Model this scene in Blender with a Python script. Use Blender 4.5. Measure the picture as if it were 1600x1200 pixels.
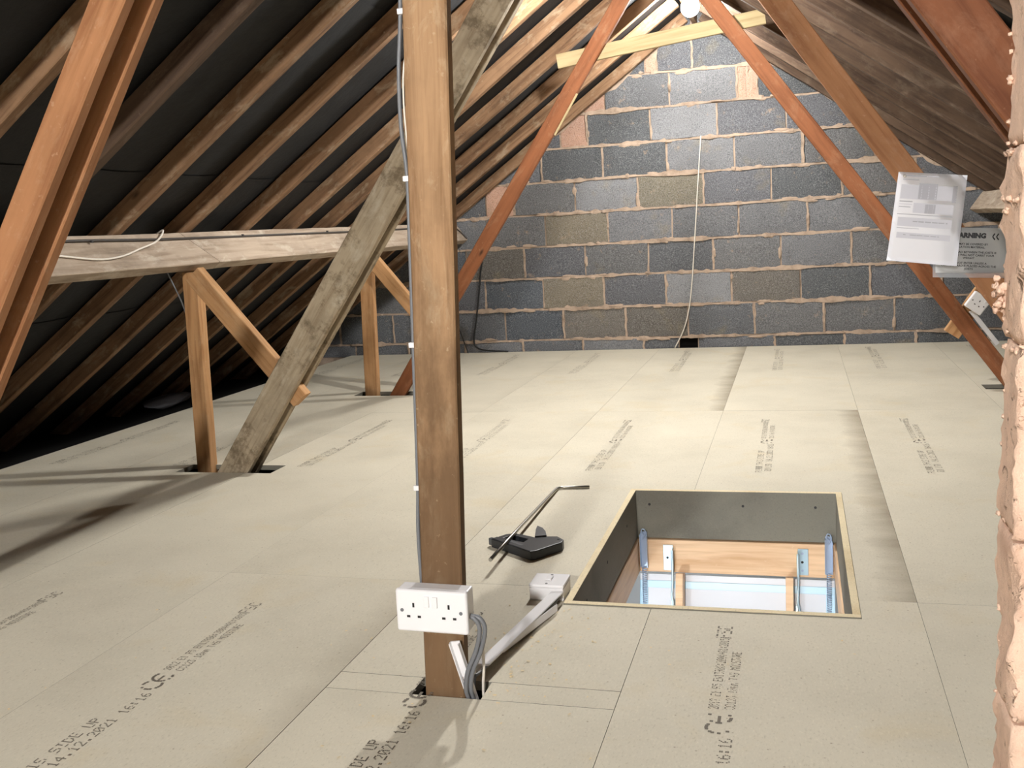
import bpy, bmesh, math, random
from mathutils import Matrix, Vector, noise

for _o in list(bpy.data.objects):
    bpy.data.objects.remove(_o)
scene = bpy.context.scene
COL = scene.collection
RND = random.Random(7)

# ------------------------------------------------------------------ camera
CAM_LOC = Vector((0.0625, -7.0804, 0.9094))
YAW, PITCH, ROLL, FPX = 0.2826, 0.1549, -0.0583, 1561.87
fw = Vector((-math.sin(YAW) * math.cos(PITCH), math.cos(YAW) * math.cos(PITCH), -math.sin(PITCH)))
rt = Vector((math.cos(YAW), math.sin(YAW), 0))
up = rt.cross(fw)
rt2 = rt * math.cos(ROLL) + up * math.sin(ROLL)
up2 = up * math.cos(ROLL) - rt * math.sin(ROLL)
cd = bpy.data.cameras.new('camera')
cd.sensor_width = 36.0
cd.lens = FPX / 1600.0 * 36.0
cd.clip_start = 0.02
cam = bpy.data.objects.new('camera', cd)
COL.objects.link(cam)
cam.matrix_world = Matrix((
    (rt2.x, up2.x, -fw.x, CAM_LOC.x),
    (rt2.y, up2.y, -fw.y, CAM_LOC.y),
    (rt2.z, up2.z, -fw.z, CAM_LOC.z),
    (0, 0, 0, 1)))
scene.camera = cam

# ------------------------------------------------------------------ world, exposure, lamp strengths
w = bpy.data.worlds.new('world')
scene.world = w
w.use_nodes = True
w.node_tree.nodes['Background'].inputs[0].default_value = (0.5, 0.6, 0.75, 1)
w.node_tree.nodes['Background'].inputs[1].default_value = 0.01
scene.view_settings.view_transform = 'Standard'
scene.view_settings.look = 'None'
scene.view_settings.gamma = 1.0
scene.view_settings.use_curve_mapping = False
scene.view_settings.exposure = 0.0
BULB_FAR = (-0.501, -1.08, 2.083)       # the lit bulb under the ridge by the gable
BULB_NEAR = (-0.52, -9.5, 1.93)       # unseen fill lamp, added to light the front faces
BULB_MID = (-0.615, -3.04, 1.91)         # unseen bulb, added to even out the floor brightness
BULB_FAR_L, FILL_MID_L, FILL_NEAR_L, LANDING_L = 1200.0, 1640.0, 2000.0, 230.0
C_FAR, C_NEAR, C_LANDING = (1.0, 0.985, 0.95), (1.0, 0.985, 0.96), (0.88, 0.95, 1.0)

# ------------------------------------------------------------------ helpers
W = {}

def S(c):
    """sRGB 0-255 to linear"""
    r = []
    for v in c:
        v = v / 255.0
        r.append(v / 12.92 if v <= 0.04045 else ((v + 0.055) / 1.055) ** 2.4)
    return (r[0], r[1], r[2], 1.0)

def link(o, M=None, parent=None):
    COL.objects.link(o)
    M = M if M is not None else Matrix.Identity(4)
    W[o.name] = M
    if parent is not None:
        o.parent = parent
        o.matrix_basis = W[parent.name].inverted() @ M
    else:
        o.matrix_basis = M
    return o

def T(x, y, z):
    return Matrix.Translation((x, y, z))

def tag(o, label=None, cat=None, group=None, kind=None):
    if label: o['label'] = label
    if cat: o['category'] = cat
    if group: o['group'] = group
    if kind: o['kind'] = kind
    return o

def empty(name, loc, M=None):
    o = bpy.data.objects.new(name, None)
    o.empty_display_size = 0.05
    return link(o, M if M is not None else T(*loc))

def mesh_obj(name, me, mats, M=None, parent=None):
    o = bpy.data.objects.new(name, me)
    if mats is not None and len(me.materials) == 0:
        for m in (mats if isinstance(mats, (list, tuple)) else [mats]):
            me.materials.append(m)
    return link(o, M, parent)

def from_bm(name, bm, mats, M=None, parent=None, smooth=False):
    me = bpy.data.meshes.new(name)
    bmesh.ops.recalc_face_normals(bm, faces=bm.faces)
    if smooth:
        for f in bm.faces: f.smooth = True
    bm.to_mesh(me)
    bm.free()
    return mesh_obj(name, me, mats, M, parent)

def bm_box(bm, x0, x1, y0, y1, z0, z1, bevel=0.0, seg=1, mat=0):
    r = bmesh.ops.create_cube(bm, size=1.0)
    vs = r['verts']
    for v in vs:
        v.co = Vector((x0 + (v.co.x + .5) * (x1 - x0), y0 + (v.co.y + .5) * (y1 - y0), z0 + (v.co.z + .5) * (z1 - z0)))
    fs = set(f for v in vs for f in v.link_faces)
    for f in fs: f.material_index = mat
    if bevel > 0:
        es = list(set(e for v in vs for e in v.link_edges))
        bmesh.ops.bevel(bm, geom=es, offset=bevel, segments=seg, affect='EDGES', profile=0.5)
    return bm

def box(name, x0, x1, y0, y1, z0, z1, mat, parent=None, bevel=0.002, seg=1, M=None):
    bm = bmesh.new()
    cx, cy, cz = (x0 + x1) / 2, (y0 + y1) / 2, (z0 + z1) / 2
    bm_box(bm, x0 - cx, x1 - cx, y0 - cy, y1 - cy, z0 - cz, z1 - cz, bevel, seg)
    MM = T(cx, cy, cz)
    if M is not None: MM = M @ MM
    return from_bm(name, bm, mat, MM, parent)

def smooth_path(pts, n=6):
    P = [Vector(p) for p in pts]
    out = []
    for i in range(len(P) - 1):
        p0 = P[max(i - 1, 0)]; p1 = P[i]; p2 = P[i + 1]; p3 = P[min(i + 2, len(P) - 1)]
        for k in range(n):
            t = k / n
            out.append(0.5 * ((2 * p1) + (p2 - p0) * t + (2 * p0 - 5 * p1 + 4 * p2 - p3) * t * t + (3 * p1 - p0 - 3 * p2 + p3) * t ** 3))
    out.append(P[-1])
    return out

def bm_tube(bm, pts, r, sides=8, cap=True):
    rings = []
    prev = None
    for i, p in enumerate(pts):
        a = pts[max(i - 1, 0)]; b = pts[min(i + 1, len(pts) - 1)]
        d = (b - a).normalized()
        if prev is None:
            s = d.orthogonal().normalized()
        else:
            s = (prev - d * prev.dot(d)).normalized()
        prev = s
        t = d.cross(s)
        rr = r[i] if isinstance(r, (list, tuple)) else r
        rings.append([bm.verts.new(p + (s * math.cos(2 * math.pi * k / sides) + t * math.sin(2 * math.pi * k / sides)) * rr) for k in range(sides)])
    for i in range(len(rings) - 1):
        for k in range(sides):
            f = bm.faces.new((rings[i][k], rings[i][(k + 1) % sides], rings[i + 1][(k + 1) % sides], rings[i + 1][k]))
            f.smooth = True
    if cap:
        bm.faces.new(rings[0]); bm.faces.new(list(reversed(rings[-1])))

def tube(name, pts, r, mat, parent=None, sides=8, smooth=6):
    pts = smooth_path(pts, smooth) if smooth else [Vector(p) for p in pts]
    o = pts[0].copy()
    bm = bmesh.new()
    bm_tube(bm, [p - o for p in pts], r, sides)
    return from_bm(name, bm, mat, T(*o), parent)

def bm_prism(bm, poly, z0, z1, bevel=0.0, seg=2):
    """polygon (x,y) extruded along z"""
    v0 = [bm.verts.new((x, y, z0)) for x, y in poly]
    v1 = [bm.verts.new((x, y, z1)) for x, y in poly]
    n = len(poly)
    fs = [bm.faces.new(list(reversed(v0))), bm.faces.new(v1)]
    for i in range(n):
        fs.append(bm.faces.new((v0[i], v0[(i + 1) % n], v1[(i + 1) % n], v1[i])))
    if bevel:
        es = list(fs[1].edges)
        bmesh.ops.bevel(bm, geom=es, offset=bevel, segments=seg, affect='EDGES', profile=0.5)

def bm_lathe(bm, prof, seg=24, c=(0, 0, 0)):
    rings = []
    for r, z in prof:
        rings.append([bm.verts.new((c[0] + r * math.cos(2 * math.pi * k / seg), c[1] + r * math.sin(2 * math.pi * k / seg), c[2] + z)) for k in range(seg)])
    for i in range(len(rings) - 1):
        for k in range(seg):
            f = bm.faces.new((rings[i][k], rings[i][(k + 1) % seg], rings[i + 1][(k + 1) % seg], rings[i + 1][k]))
            f.smooth = True
    bm.faces.new(list(reversed(rings[0]))); bm.faces.new(rings[-1])

def frame(p0, p1, wdir):
    p0 = Vector(p0); p1 = Vector(p1)
    x = (p1 - p0).normalized()
    y = Vector(wdir); y = (y - x * y.dot(x)).normalized()
    z = x.cross(y)
    return Matrix(((x.x, y.x, z.x, p0.x), (x.y, y.y, z.y, p0.y), (x.z, y.z, z.z, p0.z), (0, 0, 0, 1))), (p1 - p0).length

def timber(name, p0, p1, w_, t_, wdir, mat, parent=None, wob=0.0012, bev=0.003, seg=None, skew0=0.0, skew1=0.0):
    """sawn timber: long axis local X, width w_ along wdir, thickness t_ across; skew slants the end cuts"""
    M, L = frame(p0, p1, wdir)
    n = seg or max(3, int(L / 0.14))
    hw, ht = w_ / 2, t_ / 2
    b = min(bev, ht * .4)
    prof = [(-hw + b, -ht), (hw - b, -ht), (hw, -ht + b), (hw, ht - b), (hw - b, ht), (-hw + b, ht), (-hw, ht - b), (-hw, -ht + b)]
    bm = bmesh.new()
    sd = RND.uniform(0, 100)
    rings = []
    for i in range(n + 1):
        f = i / n
        oy = wob * 2.0 * noise.noise((f * L * 1.3, sd, 0)) ; oz = wob * noise.noise((f * L * 1.1, sd + 9, 0))
        ring = []
        for k, (y, z) in enumerate(prof):
            j = wob * .8 * noise.noise((f * L * 7, sd + k * 3.1, 4))
            xx = f * L
            if i == 0: xx += skew0 * y
            if i == n: xx += skew1 * y
            ring.append(bm.verts.new((xx, y + oy + j, z + oz + j)))
        rings.append(ring)
    for i in range(n):
        for k in range(8):
            bm.faces.new((rings[i][k], rings[i][(k + 1) % 8], rings[i + 1][(k + 1) % 8], rings[i + 1][k]))
    bm.faces.new(list(reversed(rings[0]))); bm.faces.new(rings[-1])
    return from_bm(name, bm, mat, M, parent)

def cells(bm, rect, holes, z0, z1, mt=0, ms=0):
    """slab over rect (x0,x1,y0,y1) with rectangular holes cut out"""
    x0, x1, y0, y1 = rect
    xs = {x0, x1}; ys = {y0, y1}
    hs = []
    for a, b, c, d in holes:
        if b <= x0 or a >= x1 or d <= y0 or c >= y1: continue
        hs.append((a, b, c, d))
        for v in (a, b):
            if x0 < v < x1: xs.add(v)
        for v in (c, d):
            if y0 < v < y1: ys.add(v)
    xs = sorted(xs); ys = sorted(ys)
    solid = {}
    for i in range(len(xs) - 1):
        for j in range(len(ys) - 1):
            cx, cy = (xs[i] + xs[i + 1]) / 2, (ys[j] + ys[j + 1]) / 2
            solid[i, j] = not any(a < cx < b and c < cy < d for a, b, c, d in hs)
    V = {}
    def v(i, j, z):
        k = (i, j, z)
        if k not in V: V[k] = bm.verts.new((xs[i], ys[j], z))
        return V[k]
    for (i, j), s in solid.items():
        if not s: continue
        f = bm.faces.new((v(i, j, z1), v(i + 1, j, z1), v(i + 1, j + 1, z1), v(i, j + 1, z1))); f.material_index = mt
        f = bm.faces.new((v(i, j + 1, z0), v(i + 1, j + 1, z0), v(i + 1, j, z0), v(i, j, z0))); f.material_index = ms
        for di, dj, a, b in ((-1, 0, (i, j + 1), (i, j)), (1, 0, (i + 1, j), (i + 1, j + 1)), (0, -1, (i, j), (i + 1, j)), (0, 1, (i + 1, j + 1), (i, j + 1))):
            if not solid.get((i + di, j + dj), False):
                f = bm.faces.new((v(*a, z0), v(*b, z0), v(*b, z1), v(*a, z1))); f.material_index = ms
    return any(solid.values())

# ------------------------------------------------------------------ materials
class NT:
    def __init__(s, name):
        s.m = bpy.data.materials.new(name)
        s.m.use_nodes = True
        s.t = s.m.node_tree
        s.n = s.t.nodes
        s.b = s.n['Principled BSDF']
    def add(s, typ, **kw):
        nd = s.n.new(typ)
        for k, v in kw.items(): setattr(nd, k, v)
        return nd
    def set(s, nd, i, v):
        if isinstance(v, bpy.types.NodeSocket): s.t.links.new(v, nd.inputs[i])
        else: nd.inputs[i].default_value = v
    def coords(s, scale=(1, 1, 1), rand=True):
        tc = s.add('ShaderNodeTexCoord')
        out = tc.outputs['Object']
        if rand:
            oi = s.add('ShaderNodeObjectInfo')
            m = s.add('ShaderNodeMath', operation='MULTIPLY'); s.set(m, 0, oi.outputs['Random']); s.set(m, 1, 37.0)
            a = s.add('ShaderNodeVectorMath', operation='ADD'); s.set(a, 0, out); s.set(a, 1, m.outputs[0])
            out = a.outputs[0]
        mp = s.add('ShaderNodeMapping'); s.set(mp, 0, out); mp.inputs['Scale'].default_value = scale
        return mp.outputs[0]
    def noise(s, vec, scale, detail=4, rough=.55, dist=0):
        n = s.add('ShaderNodeTexNoise'); s.set(n, 'Vector', vec); s.set(n, 'Scale', scale); s.set(n, 'Detail', detail); s.set(n, 'Roughness', rough); s.set(n, 'Distortion', dist)
        return n.outputs['Fac']
    def ramp(s, fac, stops):
        r = s.add('ShaderNodeValToRGB'); s.set(r, 0, fac)
        e = r.color_ramp.elements
        while len(e) < len(stops): e.new(.5)
        for i, (p, c) in enumerate(stops):
            e[i].position = p
            e[i].color = c if len(c) == 4 else (*c, 1)
        return r.outputs[0]
    def f(s, fac, lo, hi, a=0., b=1.):
        m = s.add('ShaderNodeMapRange'); s.set(m, 0, fac); s.set(m, 1, lo); s.set(m, 2, hi); s.set(m, 3, a); s.set(m, 4, b)
        return m.outputs[0]
    def mix(s, fac, a, b, mode='MIX'):
        m = s.add('ShaderNodeMix', data_type='RGBA', blend_type=mode)
        s.set(m, 0, fac); s.set(m, 6, a); s.set(m, 7, b)
        return m.outputs[2]
    def math(s, op, a, b=0.5):
        m = s.add('ShaderNodeMath', operation=op); s.set(m, 0, a); s.set(m, 1, b)
        return m.outputs[0]
    def bump(s, h, strength=.4, dist=.004):
        b = s.add('ShaderNodeBump'); s.set(b, 'Height', h); s.set(b, 'Strength', strength); s.set(b, 'Distance', dist)
        s.set(s.b, 'Normal', b.outputs[0])
    def col(s, c): s.set(s.b, 'Base Color', c)
    def rough(s, v): s.set(s.b, 'Roughness', v)

def plain(name, rgb, rough=.5, metal=0., spec=.5):
    k = NT(name)
    k.b.inputs['Base Color'].default_value = S(rgb)
    k.b.inputs['Roughness'].default_value = rough
    k.b.inputs['Metallic'].default_value = metal
    k.b.inputs['Specular IOR Level'].default_value = spec
    return k.m

def wood(name, light, dark, dust=(170, 150, 125), dust_amt=.4, dark_amt=.5, mould=None, rough=.75, grain=1.0, end_dark=None):
    k = NT(name)
    v = k.coords((1.0, 1.0, 1.0))
    vg = k.coords((0.7, 11, 11))
    g = k.noise(vg, 4.0 * grain, 6, .6, .6)
    base = k.ramp(g, [(.30, S(dark)), (.52, S(light)), (.75, S(tuple(min(255, c * 1.07) for c in light)))])
    bl = k.noise(v, 3.2, 5, .65)
    base = k.mix(k.f(bl, .50, .72, 0, dark_amt), base, S(tuple(c * .55 for c in dark)))
    vd = k.coords((1.0, 2.2, 2.2))
    d1 = k.noise(vd, 7.5, 6, .7, .4)
    base = k.mix(k.f(d1, .53, .68, 0, dust_amt), base, S(dust))
    if mould:
        d2 = k.noise(v, 9.0, 7, .7)
        base = k.mix(k.f(d2, .50, .62, 0, .75), base, S(mould))
    if end_dark:
        # ragged brown staining at one end, deepened to paint in the lamp's falloff
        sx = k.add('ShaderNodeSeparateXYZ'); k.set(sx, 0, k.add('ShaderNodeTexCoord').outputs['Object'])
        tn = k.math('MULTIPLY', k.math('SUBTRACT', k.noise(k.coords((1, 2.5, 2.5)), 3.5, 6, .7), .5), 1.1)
        base = k.mix(k.f(k.math('ADD', sx.outputs[0], tn), end_dark[0] + .2, end_dark[0] - .2, 0, .8), base, S(end_dark[1]))
    sp = k.noise(v, 60, 3, .6)
    base = k.mix(k.f(sp, .66, .74, 0, .35), base, S(dust))
    vor = k.add('ShaderNodeTexVoronoi'); k.set(vor, 'Vector', k.coords((.9, 2.2, 2.2))); k.set(vor, 'Scale', 1.7)
    base = k.mix(k.f(vor.outputs['Distance'], .045, .012, 0, .8), base, S(tuple(c * .35 for c in dark)))
    k.col(base)
    k.rough(rough)
    k.b.inputs['Specular IOR Level'].default_value = .25
    h = k.math('ADD', k.math('MULTIPLY', g, .8), k.math('MULTIPLY', sp, .5))
    k.bump(h, .35, .002)
    return k.m

M_ORANGE = wood('wood_orange_strut', (164, 116, 80), (138, 92, 60), (196, 160, 130), .3, .2, grain=.8)
M_POST = wood('wood_king_post', (168, 134, 100), (134, 102, 72), (200, 178, 146), .5, .4, end_dark=(.80, (96, 73, 50)))
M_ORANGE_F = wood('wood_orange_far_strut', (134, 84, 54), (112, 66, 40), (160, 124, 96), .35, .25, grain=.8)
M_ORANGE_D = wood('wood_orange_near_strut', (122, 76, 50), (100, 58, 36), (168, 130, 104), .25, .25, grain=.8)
M_RAFTER = wood('wood_rafter', (132, 102, 76), (96, 70, 50), (168, 150, 126), .6, .5)
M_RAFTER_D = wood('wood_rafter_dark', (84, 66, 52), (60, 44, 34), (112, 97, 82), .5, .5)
M_GREY = wood('wood_dusty_brace', (168, 152, 128), (138, 120, 96), (190, 178, 158), .5, .45, mould=(92, 78, 58))
M_PURLIN = wood('wood_purlin', (170, 153, 135), (140, 122, 104), (196, 184, 168), .6, .4)
M_STUD = wood('wood_stud', (176, 134, 92), (146, 104, 66), (190, 162, 128), .3, .3)
M_PALE = wood('wood_new_batten', (166, 149, 113), (150, 131, 95), (178, 163, 130), .2, .05)
M_PINE = wood('wood_planed_pine', (232, 196, 158), (214, 170, 128), (238, 208, 176), .1, .0, rough=.45)

def chipboard(name, base, tan, dark, fleck=.8):
    k = NT(name)
    v = k.coords()
    n1 = k.noise(v, 2.6, 4, .6)
    c = k.ramp(n1, [(.25, S(dark)), (.5, S(base)), (.75, S(tuple(min(255, a * 1.03) for a in base)))])
    n2 = k.noise(v, 4.2, 5, .6, .5)
    c = k.mix(k.f(n2, .56, .78, 0, .55), c, S(tan))
    vs = k.coords((1.0, .45, 1.0))
    n3 = k.noise(vs, 230, 3, .7)
    c = k.mix(k.f(n3, .56, .72, 0, fleck * .5), c, S(tuple(min(255, a * 1.12) for a in base)))
    c = k.mix(k.f(n3, .42, .26, 0, fleck * .55), c, S(tuple(a * .72 for a in tan)))
    vo = k.add('ShaderNodeTexVoronoi'); k.set(vo, 'Vector', v); k.set(vo, 'Scale', 26)
    c = k.mix(k.f(vo.outputs['Distance'], .07, .03, 0, .6), c, S((120, 100, 74)))
    # dirt band along the right-hand edge of the boards that carry it
    at = k.add('ShaderNodeAttribute', attribute_type='OBJECT', attribute_name='edge_dirt')
    tc = k.add('ShaderNodeTexCoord'); sx = k.add('ShaderNodeSeparateXYZ'); k.set(sx, 0, tc.outputs['Object'])
    wob = k.math('MULTIPLY', k.math('SUBTRACT', k.noise(k.coords((1.0, 2.2, 1)), 4, 4, .55), .5), .12)
    edge = k.f(k.math('ADD', sx.outputs[0], wob), .215, .325, 0, 1)
    edge = k.math('MULTIPLY', edge, at.outputs['Fac'])
    c = k.mix(edge, c, S((128, 114, 92)))
    k.col(c)
    k.rough(.72)
    k.b.inputs['Specular IOR Level'].default_value = .3
    k.bump(n3, .12, .001)
    return k.m

M_CHIP = chipboard('chipboard_floor', (208, 200, 181), (206, 190, 156), (198, 190, 171))
M_CHIPEDGE = chipboard('chipboard_sawn_edge', (226, 210, 174), (206, 180, 132), (200, 176, 132), .9)
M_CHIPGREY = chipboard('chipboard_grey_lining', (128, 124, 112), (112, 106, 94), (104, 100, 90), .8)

def blockmat():
    k = NT('concrete_block')
    oi = k.add('ShaderNodeObjectInfo')
    v = k.coords()
    n = k.noise(v, 5.0, 5, .6)
    c = k.mix(k.f(n, .3, .7, .25, .0), oi.outputs['Color'], S((84, 84, 86)))
    n0 = k.noise(v, 4.0, 4, .6)
    c = k.mix(k.f(n0, .60, .76, 0, .4), c, S((150, 134, 98)))
    n2 = k.noise(v, 170, 3, .75)
    c = k.mix(k.f(n2, .52, .68, 0, .45), c, S((176, 176, 176)))
    c = k.mix(k.f(n2, .46, .32, 0, .8), c, S((46, 46, 46)))
    ed = k.noise(v, 14, 5, .7)
    c = k.mix(k.f(ed, .62, .74, 0, .6), c, S((176, 150, 126)))
    k.col(c); k.rough(.92); k.b.inputs['Specular IOR Level'].default_value = .15
    n3 = k.noise(v, 90, 5, .75)
    k.bump(n3, .8, .006)
    return k.m
M_BLOCK = blockmat()

def mortarmat(name, a, b, pits=False):
    k = NT(name)
    v = k.coords(rand=False)
    n = k.noise(v, 11, 6, .7)
    c = k.ramp(n, [(.28, S(b)), (.5, S(a)), (.78, S(tuple(min(255, x * 1.1) for x in a)))])
    n2 = k.noise(v, 120, 3, .7)
    c = k.mix(k.f(n2, .58, .72, 0, .3), c, S(tuple(min(255, x * 1.18) for x in a)))
    h = k.noise(v, 45, 6, .7)
    if pits:
        vo = k.noise(v, 38, 4, .65, .8)
        big = k.noise(v, 6, 3, .6)
        pit = k.math('MULTIPLY', k.f(vo, .40, .28, 0, 1), k.f(big, .35, .6, .2, 1))
        c = k.mix(pit, c, S((78, 58, 44)))
        h = k.math('SUBTRACT', h, k.math('MULTIPLY', pit, 1.4))
    k.col(c); k.rough(.95); k.b.inputs['Specular IOR Level'].default_value = .1
    k.bump(h, .7, .008)
    return k.m
M_MORTAR = mortarmat('mortar', (170, 150, 132), (124, 107, 92))
M_PINKMORTAR = mortarmat('pink_parging', (222, 190, 168), (200, 160, 138), True)

def feltmat():
    k = NT('bitumen_felt')
    v = k.coords((1, 1, 1))
    n = k.noise(v, 6, 5, .6)
    c = k.ramp(n, [(.3, S((21, 21, 22))), (.7, S((30, 31, 33)))])
    k.col(c); k.rough(.7); k.b.inputs['Specular IOR Level'].default_value = .25
    k.bump(k.noise(v, 26, 5, .6), .35, .006)
    return k.m
M_FELT = feltmat()
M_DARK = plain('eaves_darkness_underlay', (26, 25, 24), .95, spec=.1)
M_WHITEPL = plain('white_plastic', (234, 232, 233), .32)
M_SLOT = plain('dark_slot', (30, 28, 28), .6)
M_GREYCABLE = plain('grey_cable', (112, 114, 118), .45)
M_DARKCABLE = plain('dark_cable', (58, 52, 48), .55)
M_BLACKCABLE = plain('black_cable', (22, 22, 22), .5)
M_WHITECABLE = plain('white_cable', (224, 216, 204), .45)
M_STEEL = plain('steel_rod', (176, 172, 164), .3, 1.0)
M_ZINC = plain('zinc_plate', (190, 214, 226), .35, .55)
M_GALV = plain('galvanised_steel', (176, 192, 216), .3, .5)
M_TOOL = plain('staple_gun_black', (34, 36, 40), .42)
M_TOOLGREY = plain('staple_gun_grey', (74, 76, 80), .45)
M_PRINT = plain('ink', (116, 108, 96), .8)
M_INK = plain('black_ink', (30, 30, 32), .6)
M_PAPER = plain('paper', (246, 246, 250), .7)
M_PAPERGREY = plain('paper_print_grey', (186, 186, 194), .7)
M_PAPERLIGHT = plain('paper_print_light', (222, 222, 230), .7)
M_SIGN = plain('laminated_sign', (206, 206, 204), .22)
M_PAINT = plain('landing_paint', (236, 236, 236), .6)
M_DOOR = plain('gloss_white_panel', (226, 228, 234), .12)
M_DOORBLUE = plain('edging_sky_tint', (184, 220, 240), .3)  # cool light reflected by the door border, painted in as pale blue
M_SCRAP = plain('grey_scrap', (110, 110, 114), .8)
M_CARPET = plain('landing_floor', (150, 140, 128), .9)
M_SAWDUST = plain('sawdust', (226, 204, 160), .9)

def lamination():
    k = NT('clear_laminate')
    k.b.inputs['Base Color'].default_value = (.9, .92, .95, 1)
    k.b.inputs['Roughness'].default_value = .15
    k.b.inputs['Transmission Weight'].default_value = 0.0
    k.b.inputs['Alpha'].default_value = .28
    return k.m
M_LAMINATE = lamination()

def emis(name, col, strength):
    m = bpy.data.materials.new(name); m.use_nodes = True
    t = m.node_tree; t.nodes.clear()
    e = t.nodes.new('ShaderNodeEmission'); o = t.nodes.new('ShaderNodeOutputMaterial')
    e.inputs[0].default_value = (*col, 1); e.inputs[1].default_value = strength
    t.links.new(e.outputs[0], o.inputs[0])
    return m

# ------------------------------------------------------------------ roof geometry numbers
RX, RZ, RS = -0.573, 2.212, 0.70           # ridge x, apex of the rafter undersides, slope
CA, SA = 1 / math.hypot(1, RS), RS / math.hypot(1, RS)
def zu(x): return RZ - RS * abs(x - RX)    # underside of the rafters
RD, RWID = 0.072, 0.045
YB = -12.0                                   # near end of the loft, behind the camera

# ------------------------------------------------------------------ floor
FLOOR_T = 0.020
HATCH = (-0.494, 0.192, -4.832, -3.778)
HOLES = [HATCH,
         (-0.692, -0.545, -5.337, -5.262),            # king post
         (-2.40, -1.965, -3.620, -3.490),             # truss two, left
         (-2.42, -2.045, -1.842, -1.700),             # truss three, left
         (-2.45, -2.08, -5.27, -5.09),                # truss one, left
         (0.96, 1.26, -3.63, -3.52), (0.94, 1.32, -1.84, -1.70), (1.0, 1.32, -5.27, -5.14)]
floor = tag(empty('floor', (-0.6, -4.0, 0)), 'pale chipboard loft floor laid in long printed boards', kind='structure')
XJ = [-3.28 + .6 * i for i in range(10)]
YJ = [0.0, -2.357, -4.717, -7.08, -9.45, -11.9]

FONT = {'0': '3E5149453E', '1': '00427F4000', '2': '4261514946', '3': '2141454B31', '4': '1814127F10', '5': '2745454539',
        '6': '3C4A494930', '7': '0171090503', '8': '3649494936', '9': '064949291E', ':': '0036360000', '.': '0060600000', '+': '08083E0808', '-': '0808080808',
        'A': '7E1111117E', 'B': '7F49494936', 'C': '3E41414122', 'D': '7F4141221C', 'E': '7F49494941', 'F': '7F09090901', 'G': '3E4149497A',
        'H': '7F0808087F', 'I': '00417F4100', 'K': '7F08142241', 'L': '7F40404040', 'M': '7F020C027F', 'N': '7F0408107F', 'O': '3E4141413E', 'P': '7F09090906',
        'R': '7F09192946', 'S': '4649494931', 'T': '01017F0101', 'U': '3F4040403F', 'W': '3F4038403F', 'Y': '0708700807', 'm': '7C04180478', ' ': '0000000000'}

def dots(bm, text, x, y, cw, ch, drop=0.0, rnd=None):
    """dot-matrix text: runs along local x, letters stand along local y"""
    for c in text:
        h = FONT.get(c, FONT[' '])
        for i in range(5):
            b = int(h[2 * i:2 * i + 2], 16)
            for j in range(7):
                if b >> j & 1 and not (rnd and rnd.random() < drop):
                    px = x + i * cw / 6.0
                    py = y + (6 - j) * ch / 7.0
                    a, d = cw / 6.0 * .92, ch / 7.0 * .85
                    vs = [bm.verts.new(p) for p in ((px, py, 0), (px + a, py, 0), (px + a, py + d, 0), (px, py + d, 0))]
                    bm.faces.new(vs)
        x += cw
    return x

def print_mesh(seed, drop):
    rnd = random.Random(seed)
    bm = bmesh.new()
    dots(bm, 'FLOOR THIS SIDE UP', .00, .004, .0190, .024, drop, rnd)
    dots(bm, 'EU LTD  14.12.2021 16:16', .02, -.028, .0182, .024, drop, rnd)
    # large CE mark across both lines
    for cx in (.490, .528):
        for a in range(60, 301, 16):
            r = .020
            px, py = cx + r * math.cos(math.radians(a)), r * 1.05 * math.sin(math.radians(a))
            vs = [bm.verts.new((px + dx, py + dy, 0)) for dx, dy in ((-.0032, -.0032), (.0032, -.0032), (.0032, .0032), (-.0032, .0032))]
            if rnd.random() > .15 + drop: bm.faces.new(vs)
        if cx > .51:
            vs = [bm.verts.new(p) for p in ((cx - .018, -.003, 0), (cx + .006, -.003, 0), (cx + .006, .003, 0), (cx - .018, .003, 0))]
            bm.faces.new(vs)
    dots(bm, '2012 E1 P5 EN13986:2004+A1:2015', .560, .004, .0105, .020, drop, rnd)
    dots(bm, 'CC123 18mm T+G MOISTURE', .562, -.026, .0112, .020, drop, rnd)
    dots(bm, 'FSC', .886, .000, .024, .034, drop, rnd)
    me = bpy.data.meshes.new('printed_text')
    bm.to_mesh(me); bm.free()
    me.materials.append(M_PRINT)
    return me
PRINTS = [print_mesh(s, d) for s, d in ((1, .06), (2, .22), (3, .34))]

def board(x0, x1, y0, y1, pr=None, dirt=0.0, g=0.0004):
    bm = bmesh.new()
    cx, cy = (x0 + x1) / 2, (y0 + y1) / 2
    hs = [(a - cx, b - cx, c - cy, d - cy) for a, b, c, d in HOLES]
    ok = cells(bm, (x0 + g - cx, x1 - g - cx, y0 + g - cy, y1 - g - cy), hs, -FLOOR_T, 0.0, 0, 1)
    if not ok:
        bm.free(); return
    o = from_bm('floor_board', bm, [M_CHIP, M_CHIPGREY], T(cx, cy, RND.uniform(-.0006, 0)), floor)
    o['edge_dirt'] = float(dirt)
    if pr is not None:
        px, ye, k = pr
        p = bpy.data.objects.new('printed_text', PRINTS[k])
        M = Matrix(((0, -1, 0, px), (1, 0, 0, ye - .96), (0, 0, 1, .0004), (0, 0, 0, 1)))
        link(p, M, o)
    return o

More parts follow.
